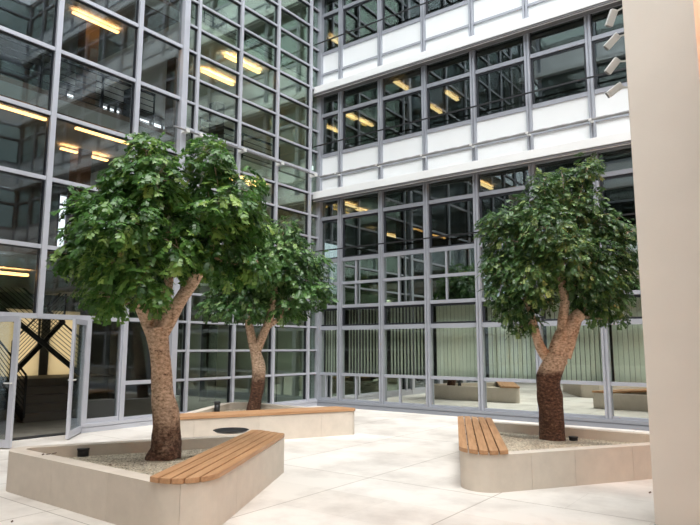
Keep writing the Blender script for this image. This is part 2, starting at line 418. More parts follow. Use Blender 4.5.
def leaf(hy, sgn, ang, name):
    """glazed door leaf hinged at y=hy, swung outward by ang"""
    o = struct(empty(name, (AX+.06, hy, 0)))
    W = .93; d = Vector((math.sin(ang), sgn*math.cos(ang), 0)); n = Vector((-d.y, d.x, 0))
    def seg(a, b, z0, z1, t, mat, nm, par):
        mb = MB(); mb.obox(d*(a+b)/2+Vector((0, 0, (z0+z1)/2)), d*(b-a)/2, n*t/2, Vector((0, 0, (z1-z0)/2))); return mb.build(nm, mat, par)
    seg(0.01, .09, .02, 2.09, .05, M['metal_left'], 'stile', o); seg(W-.09, W, .02, 2.09, .05, M['metal_left'], 'stile', o)
    seg(.09, W-.09, 2.0, 2.09, .05, M['metal_left'], 'rail', o); seg(.09, W-.09, .02, .14, .05, M['metal_left'], 'rail', o)
    seg(.09, W-.09, .14, 2.0, .014, M['glass_A'], 'pane', o)
    mb = MB()
    for k in (-1, 1):
        c = d*(W-.045)+Vector((0, 0, 1.02))+n*k*.045
        mb.bar(c-n*k*.03, c, .025, .025); mb.bar(c, c-d*.13, .022, .022)
    mb.build('door_handle', M['clip'], o)
    return o
leaf(yh, -1, math.radians(47), 'door_1'); leaf(yl, 1, math.radians(68), 'door_2')
# threshold
struct(MB().box(AX-.15, AX+.06, yl, yh, .0, .018).build(num('trim'), M['darkframe']))

# ------------------------------------------------------------------ interiors
SL = [(3.05, 3.35), (6.17, 6.47), (9.29, 9.59), (12.41, 12.71), (15.5, 15.8), (18.4, 18.6)]
SLB = [(2.80, 3.1), (5.80, 6.1), (8.95, 9.25), (12.1, 12.4), (15.25, 15.55), (18.4, 18.6)]
XB = -17.0
for k, (a, b) in enumerate(SL):
    struct(MB().box(XB, AX-.32, -9, BY, b-.06, b).build('floor_left_wing', M['intfloor']))
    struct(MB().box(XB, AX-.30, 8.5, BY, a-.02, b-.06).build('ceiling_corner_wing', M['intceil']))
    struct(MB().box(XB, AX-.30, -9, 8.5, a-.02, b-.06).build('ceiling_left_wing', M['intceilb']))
for k, (a, b) in enumerate(SLB):
    struct(MB().box(-15.5, X1, BY+.35, BY+7, b-.06, b).build('floor_back_wing', M['intfloor']))
    struct(MB().box(-15.5, X1, BY+.33, BY+7, a-.02, b-.06).build('ceiling_back_wing', M['intceilb']))
struct(MB().box(XB, AX, -9, BY+7, -.12, -.001).box(AX, X1, BY, BY+7, -.12, -.001).build('floor_indoors', M['intfloor']))
for k, (a, b) in enumerate(SL[:4]):
    struct(MB().box(AX-.34, AX-.31, -9, 8.5, a-.03, b+.05).build(num('trim'), M['column']))
def indoor_railing(x, y0, y1, z, label):
    o = tag(empty('railing', (x, y0, z)), label, 'railing'); L = y1-y0
    mb = MB().box(-.025, .025, 0, L, 1.0, 1.05)
    mb.build('handrail', M['stairmet'], o)
    for k in range(6): MB().box(-.008, .008, 0, L, .14+.14*k, .156+.14*k).build('bar', M['stairmet'], o)
    n = int(L/1.2)
    for k in range(n+1): MB().box(-.02, .02, L*k/n-.02 if k else 0, L*k/n+.02 if k < n else L, 0, 1.0).build('post', M['stairmet'], o)
indoor_railing(-12.0, 3.0, 8.3, 6.47, 'dark indoor railing on second floor behind front left glazing')
indoor_railing(-12.3, 9.9, 12.9, 9.59, 'dark indoor railing on third floor behind corner glazing')
indoor_railing(-12.3, 9.9, 12.9, 6.47, 'dark indoor railing on second floor behind corner glazing')
# far wall of left wing: solid bands with window openings kept free
FW_ = MB()
lv = [0]+[b for a, b in SL]
tops = [a for a, b in SL]
openings = [(7.3, 8.5), (8.75, 9.6), (9.9, 10.6), (11.2, 12.6)]
for lo, hi in zip(lv, tops):
    ops = sorted(openings[:2] if lo == 0 else openings[1:3] if lo < 4 else openings[1:])
    FW_.box(XB-.2, XB, -9, BY+7, lo, lo+.8); FW_.box(XB-.2, XB, -9, BY+7, lo+2.6, hi)
    y = -9.0
    for a, b in ops: FW_.box(XB-.2, XB, y, a, lo+.8, lo+2.6); y = b
    FW_.box(XB-.2, XB, y, BY+7, lo+.8, lo+2.6)
struct(FW_.build('wall_far_left', M['intwall']))
for lo in lv[:1]:
    for a, b in openings[:2]:
        o = struct(empty(num('window'), (XB, (a+b)/2, lo)))
        MB().box(-.02, 0.0, -(b-a)/2, (b-a)/2, .8, 2.6).build('roller_blind', M['cream'], o)
for lo in lv[1:4]:
    for a, b in (openings[1:3] if lo < 4 else openings[1:]):
        o = struct(empty(num('window'), (XB, (a+b)/2, lo))); h = (b-a)/2; mb = MB()
        for q in (-h, -h/3, h/3, h): mb.box(-.08, 0, q-.03, q+.03, .8, 2.6)
        for q in (.8, 1.5, 2.3): mb.box(-.08, 0, -h, h, q-.02, q+.03)
        mb.build('window_frame', M['intdark'], o)
struct(MB().box(-15.5, X1, BY+6.9, BY+7, 0, 18.4).build('wall_far_back', M['intwall']))
struct(MB().box(XB, AX-.4, BY+.0, BY+.12, 0, 18.4).build('wall_wing_end', M['intceil']))
struct(MB().box(XB, AX-.4, 2.6, 2.72, 0, 18.4).build('wall_wing_divider', M['intwall']))
for (x, y) in [(-14.6, 12.4), (-15.9, 10.2)]:
    struct(MB().box(x-.17, x+.17, y-.17, y+.17, 0, 18.4).build('wall_column', M['intdark']))
for (x, y) in [(-13.4, 7.35), (-13.2, 9.75)]:
    struct(MB().box(x-.17, x+.17, y-.17, y+.17, 3.35, 18.4).build('wall_column', M['column']))
for x in (-9.4, -5.9, -2.4, 1.1): struct(MB().box(x-.17, x+.17, BY+1.6, BY+1.94, 0, 18.4).build('wall_column', M['intdark' if x != -5.9 else 'intceil']))
struct(MB().box(AX-1.6, X1, BY+.75, BY+.8, 0, 2.75).box(AX-1.6, AX-1.55, BY, BY+.8, 0, 2.75).build('wall_behind_blinds', M['intdark']))

# ------------------------------------------------------------------ vertical blinds, ground floor of the back wall
def blind(i, x0, x1, n, ang, label):
    w = x1-x0-.16; o = empty('vertical_blind', (x0+.08, BY+.22, .88))
    tag(o, label, 'blind', 'vertical blinds behind the ground floor glazing')
    MB().box(0, w, -.03, .03, 1.77, 1.81).build('headrail', M['clip'], o)
    mb = MB(); sw = w/n*1.0
    for k in range(n):
        c = Vector((w*(k+.5)/n, 0, .885)); a = ang+random.uniform(-.05, .05)
        mb.obox(c, Vector((math.cos(a), math.sin(a), 0))*sw/2*1.04, Vector((-math.sin(a), math.cos(a), 0))*.0015, Vector((0, 0, .88)))
    mb.build('slats', M['blind'], o)
names = ['narrow sage vertical blind beside the corner post', 'wide open vertical blind in second bay from the corner',
         'vertical blind with dark gaps in third bay from the corner', 'fully closed pale sage vertical blind between two mullions',
         'sage vertical blind in bay left of right tree trunk', 'sage vertical blind in bay right of right tree trunk',
         'sage vertical blind next to the plastered pier']
spec = [(7, 2.75), (12, 2.56), (12, 2.54), (12, 2.98), (12, 2.84), (12, 2.78), (12, 2.86)]
for i in range(7): blind(i, XM[i], XM[i+1], spec[i][0], spec[i][1], names[i])

# ------------------------------------------------------------------ indoor linear lights
def linear_light(p, L, along, label, mat='lamp', w=.09):
    o = tag(empty('ceiling_light', p), label, 'ceiling light', 'linear ceiling lights indoors')
    a = (w/2, L/2) if along == 'y' else (L/2, w/2)
    MB().box(-a[0]-.004, a[0]+.004, -a[1]-.01, a[1]+.01, .03, .042).build('housing', M['clip'], o)
    MB().box(-a[0], a[0], -a[1], a[1], 0, .03).build('diffuser', M[mat], o)
    MB().box(-a[0]*.7, a[0]*.7, -a[1], a[1], .042, .046).build('added_top_glow', M['ceilglow'], o)  # glowing strip added on top to brighten the ceiling around the light
LT = [((-12.94, 7.26, 9.16), 1.15, 'bright warm linear light at top left behind front glazing'),
      ((-11.8, 4.95, 6.03), 1.5, 'warm linear light at far left edge, second floor ceiling'),
      ((-11.76, 6.95, 6.03), 1.3, 'warm linear light just above left tree crown, close to glazing'),
      ((-13.28, 7.37, 6.03), 1.15, 'deeper warm linear light beside left tree crown'),
      ((-11.76, 4.95, 2.91), 1.2, 'warm linear light above left door, first floor'),
      ((-12.96, 11.0, 9.16), 1.15, 'lower left one of paired warm lights in corner glazing'),
      ((-11.76, 10.84, 9.16), 1.25, 'upper right one of paired warm lights in corner glazing'),
      ((-12.1, 11.4, 6.03), 1.3, 'warm light seen through gap above middle tree')]
for p, L, lb in LT: linear_light(p, L, 'y', lb)
BT = [((-12.41, 15.67, 8.86), 'warm light in narrow corner window, second floor'), ((-11.2, 14.95, 8.86), 'first small warm light in second bay, second floor'),
      ((-11.15, 15.75, 8.86), 'second small warm light in second bay, second floor'), ((-8.77, 16.09, 8.86), 'lower small warm light in fourth bay, second floor'),
      ((-7.89, 15.5, 8.86), 'upper small warm light in fourth bay, second floor'), ((-10.58, 14.04, 5.7), 'left warm light in second bay, first floor'),
      ((-10.71, 14.95, 5.7), 'right warm light in second bay, first floor'), ((-12.31, 19.05, 5.7), 'warm light in third bay, first floor'),
      ((-8.69, 13.98, 8.86), 'warm light high in third bay, second floor'), ((-6.43, 14.41, 5.7), 'warm light left of right tree crown, first floor'),
      ((-12.26, 15.54, 11.95), 'warm light in narrow corner window, third floor')]
for p, lb in BT: linear_light(p, .7, 'y', lb, 'lamp2', .10)
for y0 in (9.9, 13.0): pass

# ------------------------------------------------------------------ staircase behind the doors
st = tag(empty('staircase', (-13.5, 7.4, 0)), 'dark staircase with slanted railings behind open glass doors', 'staircase')
mb = MB()
for k in range(5): mb.box(-.28*(k+1), -.28*k, -.9, .6, 0 if k == 0 else .17*k-.1, .17*(k+1))
mb.build('steps', M['step'], st)
mb = MB().box(-2.9, -1.4, -1.2, 2.2, .73, .85); mb.build('landing', M['step'], st)
def railing(a, b, n):
    mb = MB(); a = Vector(a); b = Vector(b)
    for k in range(n): mb.bar(a+Vector((0, 0, .12+.11*k)), b+Vector((0, 0, .12+.11*k)), .013, .013 if k < n-1 else .05)
    for t in (0, .5, 1): q = a.lerp(b, t); mb.bar(q, q+Vector((0, 0, .12+.11*(n-1))), .04, .04, Vector((1, 0, 0)))
    mb.bar(a, b, .05, .12); mb.build('railing', M['stairmet'], st)
railing((-.0, -.9, .1), (-1.4, -.9, .85), 8); railing((-2.0, -.9, 2.7), (-2.0, 1.5, .85), 8); railing((-2.7, .0, .85), (-2.7, 1.3, 2.3), 8)

# ------------------------------------------------------------------ facade opposite (behind the camera, seen in the glass)
DY = -3.0
pd = win_upper(2.77, (6.0, DY, LEDGE[0]), PI)
DX = [12.0-2.77*k for k in range(9)]
pd.location = (DX[0], DY, LEDGE[0])
for i in range(8):
    for k in range(-1, 4):
        if (i, k) == (0, 0): continue
        c = dup(pd, num('window')); c.location = (DX[i], DY, LEDGE[k] if k >= 0 else 2.76)
md = struct(mullion(LEDGE[4], .14).build(num('trim'), M['metal'], rot=(0, 0, PI))); md.location = (DX[0], DY, 0)
for x in DX[1:]:
    c = md.copy(); C.objects.link(c); c.location = (x, DY, 0); c.name = num('trim')
wd = MB(); wd.box(AX, 12, DY-.2, DY, .0, .8)
for L in [2.76]+LEDGE[:-1]: wd.box(AX, 12, DY-.12, DY+.03, L+.05, L+1.15)
struct(wd.build('wall_front', M['white']))
for L in [2.76]+LEDGE[:-1]: struct(MB().box(AX, 12, DY+.03, DY+.34, L-.115, L+.085).build(num('trim'), M['ledge']))
struct(MB().box(AX, 12, DY-3, DY-2.9, 0, 18.5).build('wall_far_front', M['intwall']))
struct(MB().box(AX, 12, DY-.02, DY-.01, .8, 2.8).build(num('window'), M['glass_A']))
struct(MB().box(AX+.15, 7.6, DY+.4, .2, 4.55, 4.85).box(-.2, 7.6, 3.6, 7.3, 5.6, 5.9).build('ceiling_canopy', M['pier']))
EX = 7.7      # right side of the courtyard, seen only as a reflection
for i in range(6):
    for k in range(-1, 4):
        c = dup(pd, num('window')); c.location = (EX, BY-2.77*i, LEDGE[k] if k >= 0 else 2.76); c.rotation_euler = (0, 0, -PI/2)
    c = md.copy(); C.objects.link(c); c.location = (EX, BY-2.77*i, 0); c.rotation_euler = (0, 0, -PI/2); c.name = num('trim')
we = MB(); we.box(EX, EX+.1, DY, BY, 0, .8)
for L in [2.76]+LEDGE[:-1]: we.box(EX-.03, EX+.1, DY, BY, L+.05, L+1.15)
struct(we.build('wall_right', M['white']))
struct(MB().box(EX+2.9, EX+3, DY, BY, 0, 18.5).build('wall_far_right', M['intwall']))

# ------------------------------------------------------------------ pier with floodlights
struct(MB().box(-1.29, -.655, 6.36, 7.3, 0, 8.5).build('wall_pier', M['pier'], bevel=.012))
def flood(px, py, tilt, z_arm, label):
    c = at(px, py, 6.4); o = tag(empty('floodlight', (-1.29, c.y+.06, z_arm)), label, 'floodlight', 'four white floodlights on the pier')
    cl = c-o.location
    d = (RT*math.sin(tilt)+UP*math.cos(tilt)-FW*.25).normalized(); s = d.cross(FW).normalized(); n = s.cross(d)
    mb = MB(); mb.obox(cl, s*.036, d*.085, n*.034); mb.build('housing', M['clip'], o, bevel=.01)
    mb = MB(); mb.obox(cl-d*.086, s*.03, d*.003, n*.028); mb.build('lens', M['cable'], o)
    mb = MB(); mb.bar((0, 0, 0), cl+d*.05, .014, .014); mb.obox(Vector((-.006, 0, 0)), Vector((.008, 0, 0)), Vector((0, .035, 0)), Vector((0, 0, .035)))
    mb.build('bracket', M['clip'], o)
zz = [(611.5, 18, .28, 5.12, 'topmost white floodlight, nearly upright, on pier'), (612, 41.5, .72, 4.83, 'second white floodlight from the top of pier'),
      (612.5, 66, .62, 4.55, 'third white floodlight from the top of pier'), (614.5, 90, .90, 4.27, 'lowest white floodlight, tilted flattest, on pier')]
for a in zz: flood(*a)

# ------------------------------------------------------------------ string cable with clips
cb = tag(empty('cable', (AX+.25, BY-.25, 6.40)), 'grey twisted cable with white clips strung along both facades', 'cable')
pts = []; x = 0
while x <= 12.3: pts.append((x, 0, .03)); x += .15
mb = MB(); mb.tube(pts, [.032+.007*math.sin(i*2.1) for i in range(len(pts))], 8)
pts2 = [(0, -y*.15, .03) for y in range(0, 35)]
mb.tube(pts2, [.022]*len(pts2), 8); mb.build('strand', M['cable'], cb)
for i, x in enumerate([x-AX-.25 for x in XM[1:12]]):
    MB().box(x-.03, x+.03, -.035, .17, .01, .06).build('clip', M['clip'], cb)
for s in SA[1:6]:
    MB().box(-.17, .05, -s+.25-.045, -s+.25+.045, -.01, .075).build('clip', M['clip'], cb)

# ------------------------------------------------------------------ planters
def fillet(V):
    """V: list of (x, y, r) counter-clockwise; returns [(outer point, corner index or None)]"""
    out = []; n = len(V)
    for i in range(n):
        P = Vector(V[i][:2]); A = Vector(V[i-1][:2]); B = Vector(V[(i+1) % n][:2]); r = V[i][2]
        a = (A-P).normalized(); b = (B-P).normalized(); half = a.angle(b)/2
        L = r/math.tan(half); c = P+(a+b).normalized()*(r/math.sin(half))
        p0 = P+a*L; p1 = P+b*L; v0 = p0-c; v1 = p1-c
        sw = math.atan2(v0.x*v1.y-v0.y*v1.x, v0.dot(v1)); k = max(2, int(abs(sw)/.07))
        for j in range(k+1):
            th = sw*j/k; q = Vector((v0.x*math.cos(th)-v0.y*math.sin(th), v0.x*math.sin(th)+v0.y*math.cos(th)))
            out.append((c+q, i, c, r))
    return out
def inner(V, w):
    n = len(V); pts = []
    for (p, i, c, r) in fillet(V):
        if r > w*1.15: pts.append(c+(p-c)*(r-w)/r)
        else:
            P = Vector(V[i][:2]); a = (Vector(V[i-1][:2])-P).normalized(); b = (Vector(V[(i+1) % n][:2])-P).normalized()
            pts.append(P+(a+b).normalized()*(w/math.sin(a.angle(b)/2)))
    return pts
def clip(poly, p, n):
    """keep the side where (q-p).n <= 0"""
    out = []
    for i in range(len(poly)):
        a, b = poly[i-1], poly[i]; da, db = (a-p).dot(n), (b-p).dot(n)
        if da*db < 0: out.append(a.lerp(b, da/(da-db)))
        if db <= 0: out.append(b)
    return out
def planter(V, h, w, bench_side, label, joints=1.0, ww=.175, bw=.56):
    """V counter-clockwise; bench_side = (i, j): slats run along edge i -> j"""
    root = tag(empty('tree_planter', (sum(v[0] for v in V)/len(V), sum(v[1] for v in V)/len(V), 0)), label, 'planter')
    L0 = Vector(root.location[:2]); V = [(x-L0.x, y-L0.y, r) for x, y, r in V]
    out = [p for p, *_ in fillet(V)]; inn = inner(V, ww); n = len(out)
    # walk round, cut the ring into stone blocks
    P = []; 
    for i in range(n):
        a, b = out[i], out[(i+1) % n]; ia, ib = inn[i], inn[(i+1) % n]; Ls = (b-a).length
        if Ls < 1e-5: continue
        k = max(1, int(Ls/.05))
        for j in range(k): P.append((a.lerp(b, j/k), ia.lerp(ib, j/k)))
    mb = MB(); run = 0; start = 0; seglen = joints*random.uniform(.7, 1.2); i = 0
    def block(i0, i1):
        o_ = [P[k % len(P)][0] for k in range(i0, i1+1)]; n_ = [P[k % len(P)][1] for k in range(i0, i1+1)]
        e = .0013
        o_[0] = o_[0]+(o_[1]-o_[0]).normalized()*e; o_[-1] = o_[-1]+(o_[-2]-o_[-1]).normalized()*e
        m_ = len(o_); base = len(mb.v)
        for z in (0, h):
            mb.v += [(q.x, q.y, z) for q in o_]; mb.v += [(q.x, q.y, z) for q in n_]
        T = 2*m_
        for k in range(m_-1):
            mb.f += [(base+k, base+k+1, base+T+k+1, base+T+k), (base+m_+k+1, base+m_+k, base+T+m_+k, base+T+m_+k+1), (base+T+k, base+T+k+1, base+T+m_+k+1, base+T+m_+k)]
            mb.sm += [False, False, False]
        mb.f += [(base, base+T, base+T+m_, base+m_), (base+m_-1, base+2*m_-1, base+T+2*m_-1, base+T+m_-1)]; mb.sm += [False, False]
    while start < len(P):
        i = start; run = 0
        while i < len(P) and run < seglen: run += (P[(i+1) % len(P)][0]-P[i][0]).length; i += 1
        if len(P)-i < 4: i = len(P)
        block(start, i); start = i; seglen = joints*random.uniform(.55, 1.25)
    wl = mb.build('stone_wall', M['stone'], root)
    # gravel bed
    ctr = sum(inn, Vector((0, 0)))/len(inn)
    mb = MB(); nn = len(inn); rings = 6; bed = h-.13
    mb.v = [(ctr.x, ctr.y, bed+.015)]
    for r in range(1, rings+1):
        for q in inn:
            p = ctr.lerp(q, r/rings*1.0); mb.v.append((p.x, p.y, bed+.015*(1-(r/rings)**2)+(random.uniform(-.006, .006) if r < rings else 0)))
    for k in range(nn): mb.f.append((0, 1+k, 1+(k+1) % nn)); mb.sm.append(True)
    for r in range(rings-1):
        for k in range(nn):
            a = 1+r*nn; mb.f.append((a+k, a+nn+k, a+nn+(k+1) % nn, a+(k+1) % nn)); mb.sm.append(True)
    g = mb.build('gravel_bed', M['gravel'], root)
    # slats
    A = Vector(V[bench_side[0]][:2]); B = Vector(V[bench_side[1]][:2]); d = (B-A).normalized(); nrm = Vector((d.y, -d.x))
    if (ctr-A).dot(nrm) > 0: nrm = -nrm
    big = [c_+(p-c_)*(1+.02/max(.1, r)) if r > .05 else p for (p, i_, c_, r) in fillet(V)]
    k5 = 5; sw = bw/k5
    ang = math.atan2(d.y, d.x)-PI/2
    for k in range(k5):
        p0 = A+nrm*(.015-k*sw); p1 = A+nrm*(.015-(k+1)*sw+.014)
        poly = clip(big, p0, nrm); poly = clip(poly, p1, -nrm)
        if len(poly) < 3: continue
        q = []
        for p in poly:                       # drop doubled points
            if not q or (p-q[-1]).length > .004: q.append(p)
        if (q[0]-q[-1]).length < .004: q.pop()
        rot = Matrix.Rotation(-ang, 2); q = [rot@p for p in q]
        m2 = MB(); m2.prism(q, h+.006, h+.052); s_ = m2.build('bench_slat', M['wood'], root, rot=(0, 0, ang), bevel=.004)
    # bearers under the slats
    for t in (.25, .5, .75):
        m3 = MB(); c = A.lerp(B, t)-nrm*(bw/2); q = Vector((nrm.x, nrm.y, 0))
        m3.obox(Vector((c.x, c.y, h+.0)), q*(bw/2-.04), Vector((d.x, d.y, 0))*.02, Vector((0, 0, .0055)))
        m3.build('bench_bearer', M['darkframe'], root)
    return root, bed
P1 = [(-7.72, 3.40, .25), (-4.10, 3.40, .33), (-5.60, 6.06, .03), (-6.14, 6.10, .10)]
P2 = [(-8.52, 6.12, .22), (-6.88, 9.46, .10), (-10.45, 9.55, .42)]
P3 = [(-3.19, 6.28, .30), (-.92, 9.72, .22), (-4.90, 9.60, .10)]
r1, b1 = planter(P1, .435, 0, (1, 2), 'beige stone tree planter with slatted bench, nearest at left', joints=1.5)
r2, b2 = planter(P2, .420, 0, (0, 1), 'long stone tree planter with slatted bench, farthest in corner')
r3, b3 = planter(P3, .405, 0, (2, 0), 'tan stone tree planter with slatted bench, partly behind pier', joints=.9)

# ------------------------------------------------------------------ trees
LEAFM = [m_leaf('leaf_left_tree', (.03, .085, .02), (.10, .24, .05), (.34, .50, .12)),
         m_leaf('leaf_middle_tree', (.03, .08, .025), (.10, .22, .06), (.30, .43, .15)),
         m_leaf('leaf_right_tree', (.03, .075, .028), (.10, .21, .065), (.32, .42, .13))]
def tree(base, trunk, branches, blobs, depth, dz, dens, leafm, bark, label, seed, bed, lsize=1.0):
    rnd = random.Random(seed)
    root = tag(empty('courtyard_tree', (base.x, base.y, bed)), label, 'tree'); O = root.location
    def path(pts):
        P = [at(x, y, depth+(q[0] if q else 0))-O for x, y, r, *q in pts]; R = [r/F*depth for x, y, r, *q in pts]
        # smooth resample
        Q = []; S = []
        for i in range(len(P)-1):
            a, b, c, d = P[max(i-1, 0)], P[i], P[i+1], P[min(i+2, len(P)-1)]
            for j in range(6):
                t = j/6; Q.append(.5*((2*b)+(c-a)*t+(2*a-5*b+4*c-d)*t*t+(3*b-a-3*c+d)*t**3)); S.append(R[i]+(R[i+1]-R[i])*t)
        Q.append(P[-1]); S.append(R[-1]); return Q, S
    Q, S = path(trunk); Q[0].z = -.03
    mb = MB(); mb.tube(Q, S, 20, .07, seed=seed); tr = mb.build('trunk', bark, root)
    for i, br in enumerate(branches):
        Q, S = path(br); mb = MB(); mb.tube(Q, S, 14, .05, seed=seed+i+1); mb.build('branch', bark, root)
    # twigs reaching the leaf masses from the nearest branch point
    verts = []; faces = []; tone = []
    tv = 0; anchors = [at(q[0], q[1], depth+(q[3] if len(q) > 3 else 0))-O for br in branches for q in br[2:]]
    C3 = []; mb = MB()
    for (x, y, r, *q) in blobs:
        dd = q[0] if q else 0
        c = at(x, y, depth+dd)-O; R = r/F*depth; C3.append((c, R))
        hub = min(anchors, key=lambda a: (a-c).length)
        m_ = hub.lerp(c, .5)+Vector((rnd.uniform(-.08, .08), rnd.uniform(-.08, .08), -.06))
        mb.tube([hub, hub.lerp(m_, .5), m_, c], [.014, .012, .009, .004], 6, seed=seed)
        for _ in range(3):
            u = Vector((rnd.gauss(0, 1), rnd.gauss(0, 1), rnd.gauss(0, 1))).normalized()
            mb.tube([c, c+u*R*.5, c+u*R*.9-Vector((0, 0, .02))], [.005, .004, .002], 5, seed=seed)
    mb.build('twigs', bark, root)
    def leaflet(p, d, n, L, W, tn):
        nonlocal tv
        s = d.cross(n); s.normalize()
        a = p; b = p+d*L*.5+s*W-n*L*.06; c = p+d*L-n*L*.12; e = p+d*L*.5-s*W-n*L*.06; mid = p+d*L*.5+n*L*.03
        verts.extend((a, b, c, e)); faces.append((tv, tv+1, tv+2, tv+3)); tone.extend([tn]*4); tv += 4
    ctr = sum((c for c, R in C3), Vector())/len(C3)
    for c, R in C3:
        bt = rnd.uniform(-.16, .16)
        k = int(dens*R*R*4)
        for _ in range(k):
            u = Vector((rnd.gauss(0, 1), rnd.gauss(0, 1), rnd.gauss(0, 1))).normalized()
            rr = R*.88*(rnd.uniform(.12, 1.05)**.5)
            if rnd.random() < .06: rr = R*rnd.uniform(.95, 1.15)
            p = c+Vector((u.x, u.y, u.z*.92))*rr
            outd = (u+(p-ctr).normalized()*.5).normalized()
            # compound leaf: arching rachis with paired leaflets
            d = (Vector((outd.x, outd.y, outd.z*.35))+Vector((rnd.uniform(-.6, .6), rnd.uniform(-.6, .6), rnd.uniform(-.2, .35)))).normalized()
            up = Vector((rnd.uniform(-.8, .8), rnd.uniform(-.8, .8), 1)).normalized()
            side = d.cross(up).normalized(); up = side.cross(d)
            L = rnd.uniform(.11, .20)*lsize; npair = rnd.choice((4, 5, 6)); tn = min(1, max(0, rnd.gauss(.42, .24)+bt+(.25 if rnd.random() < .12 else 0)))
            droop = rnd.uniform(.5, 1.8); q_ = p.copy(); dd_ = d.copy()
            for j in range(npair):
                dd_ = (dd_+Vector((0, 0, -droop*.22))).normalized(); q_ = q_+dd_*L/npair
                nrm = side.cross(dd_).normalized()
                ll = L*.42*(1-.35*abs(j/npair-.45)); wd = ll*.31
                for sg in (-1, 1):
                    ld = (side*sg*.9+dd_*.45+Vector((0, 0, -.25))+Vector((rnd.uniform(-.3, .3), rnd.uniform(-.3, .3), rnd.uniform(-.35, .25)))).normalized()
                    leaflet(q_, ld, nrm, ll, wd, min(1, max(0, tn+rnd.uniform(-.08, .08))))
            leaflet(q_, dd_, nrm, L*.3, L*.075, tn)
    me = bpy.data.meshes.new('foliage'); me.from_pydata(verts, [], faces)
    at_ = me.attributes.new('tone', 'FLOAT', 'POINT'); at_.data.foreach_set('value', tone)
    me.materials.append(leafm); me.update()
    o = bpy.data.objects.new('foliage', me); C.objects.link(o); o.parent = root
    print('leaflets', len(faces))
    return root
def onbed(px, py, z):
    d = FW+RT*((px-350)/F)+UP*((262.5-py)/F); return d*((z-H)/d.z)
g1 = onbed(163, 459, b1); d1 = g1.dot(Vector((FW.x, FW.y, 0)))+(b1-H)*FW.z
tree(g1, [(163, 461, 17.5), (166, 450, 15.5), (166, 435, 13.8), (166, 415, 13), (163, 395, 11), (161, 370, 9.7), (159, 345, 10), (157, 326, 11)],
     [[(155, 335, 9), (146, 318, 6.5), (137, 300, 5, -.1), (131, 285, 4, -.2), (122, 262, 3, -.2)], [(160, 335, 8.5), (172, 314, 7.5), (183, 296, 6.5), (194, 280, 6), (208, 255, 4.5, -.1), (216, 220, 3)],
      [(158, 330, 6), (162, 308, 5.5, .1), (167, 292, 5, .15), (170, 262, 4, .2), (168, 210, 3, .2)]],
     [(150, 152, 20), (142, 140, 9), (127, 175, 22, .1), (156, 178, 28, -.2), (100, 200, 21, .1), (140, 205, 38, .1), (172, 215, 30, .4), (88, 212, 16, -.3), (92, 236, 26, .2), (74, 254, 17, 0),
      (118, 250, 36, -.4), (150, 250, 34, .35), (178, 248, 24, -.3), (100, 278, 22, .1), (112, 298, 18, -.1), (98, 262, 20, .5), (142, 278, 20, -.45), (156, 292, 13, -.4), (125, 222, 30, -.6),
      (213, 158, 20), (205, 145, 11, .1), (208, 182, 20, .2), (243, 190, 20, 0), (228, 205, 24, -.2), (246, 222, 20, .2), (203, 222, 26, -.1), (222, 250, 30, 0), (196, 262, 20, .3), (240, 262, 20, .1), (258, 262, 12, 0)],
     d1, 0, 400, LEAFM[0], m_bark('bark_left_tree', .42, .55), 'largest leafy tree with pale mottled trunk in nearest left planter', 11, b1)
g2 = onbed(253, 411.5, b2); d2 = g2.dot(Vector((FW.x, FW.y, 0)))+(b2-H)*FW.z
tree(g2, [(253, 412, 7), (255, 400, 6.2), (258, 385, 6.5), (259, 370, 7), (256, 355, 5.6), (254, 342, 5.5)],
     [[(254, 346, 5), (250, 330, 4.2), (248, 318, 3.6), (246, 300, 2.5)], [(257, 350, 4.6), (264, 333, 4.2), (270, 318, 4), (273, 302, 3.5), (276, 280, 2.6)], [(266, 328, 2.8), (277, 320, 2.4), (287, 309, 2.0), (298, 296, 1.6)]],
     [(262, 238, 20), (285, 228, 12), (250, 250, 20, .3), (284, 248, 24, .1), (268, 262, 28, -.2), (232, 272, 22, .2), (292, 270, 26), (310, 262, 16, .2), (318, 285, 12), (306, 292, 20, -.2), (266, 288, 24, .3),
      (240, 294, 20, 0), (222, 290, 16, .4), (212, 306, 12, .2), (255, 308, 13, -.2), (281, 305, 18), (228, 310, 12, -.2), (300, 308, 10, .2), (325, 298, 7), (243, 228, 16, .2)],
     d2, 0, 260, LEAFM[1], m_bark('bark_middle_tree', .72, .25), 'smaller leafy tree leaning in the far corner planter', 23, b2, 1.05)
g3 = onbed(552, 440, b3); d3 = g3.dot(Vector((FW.x, FW.y, 0)))+(b3-H)*FW.z
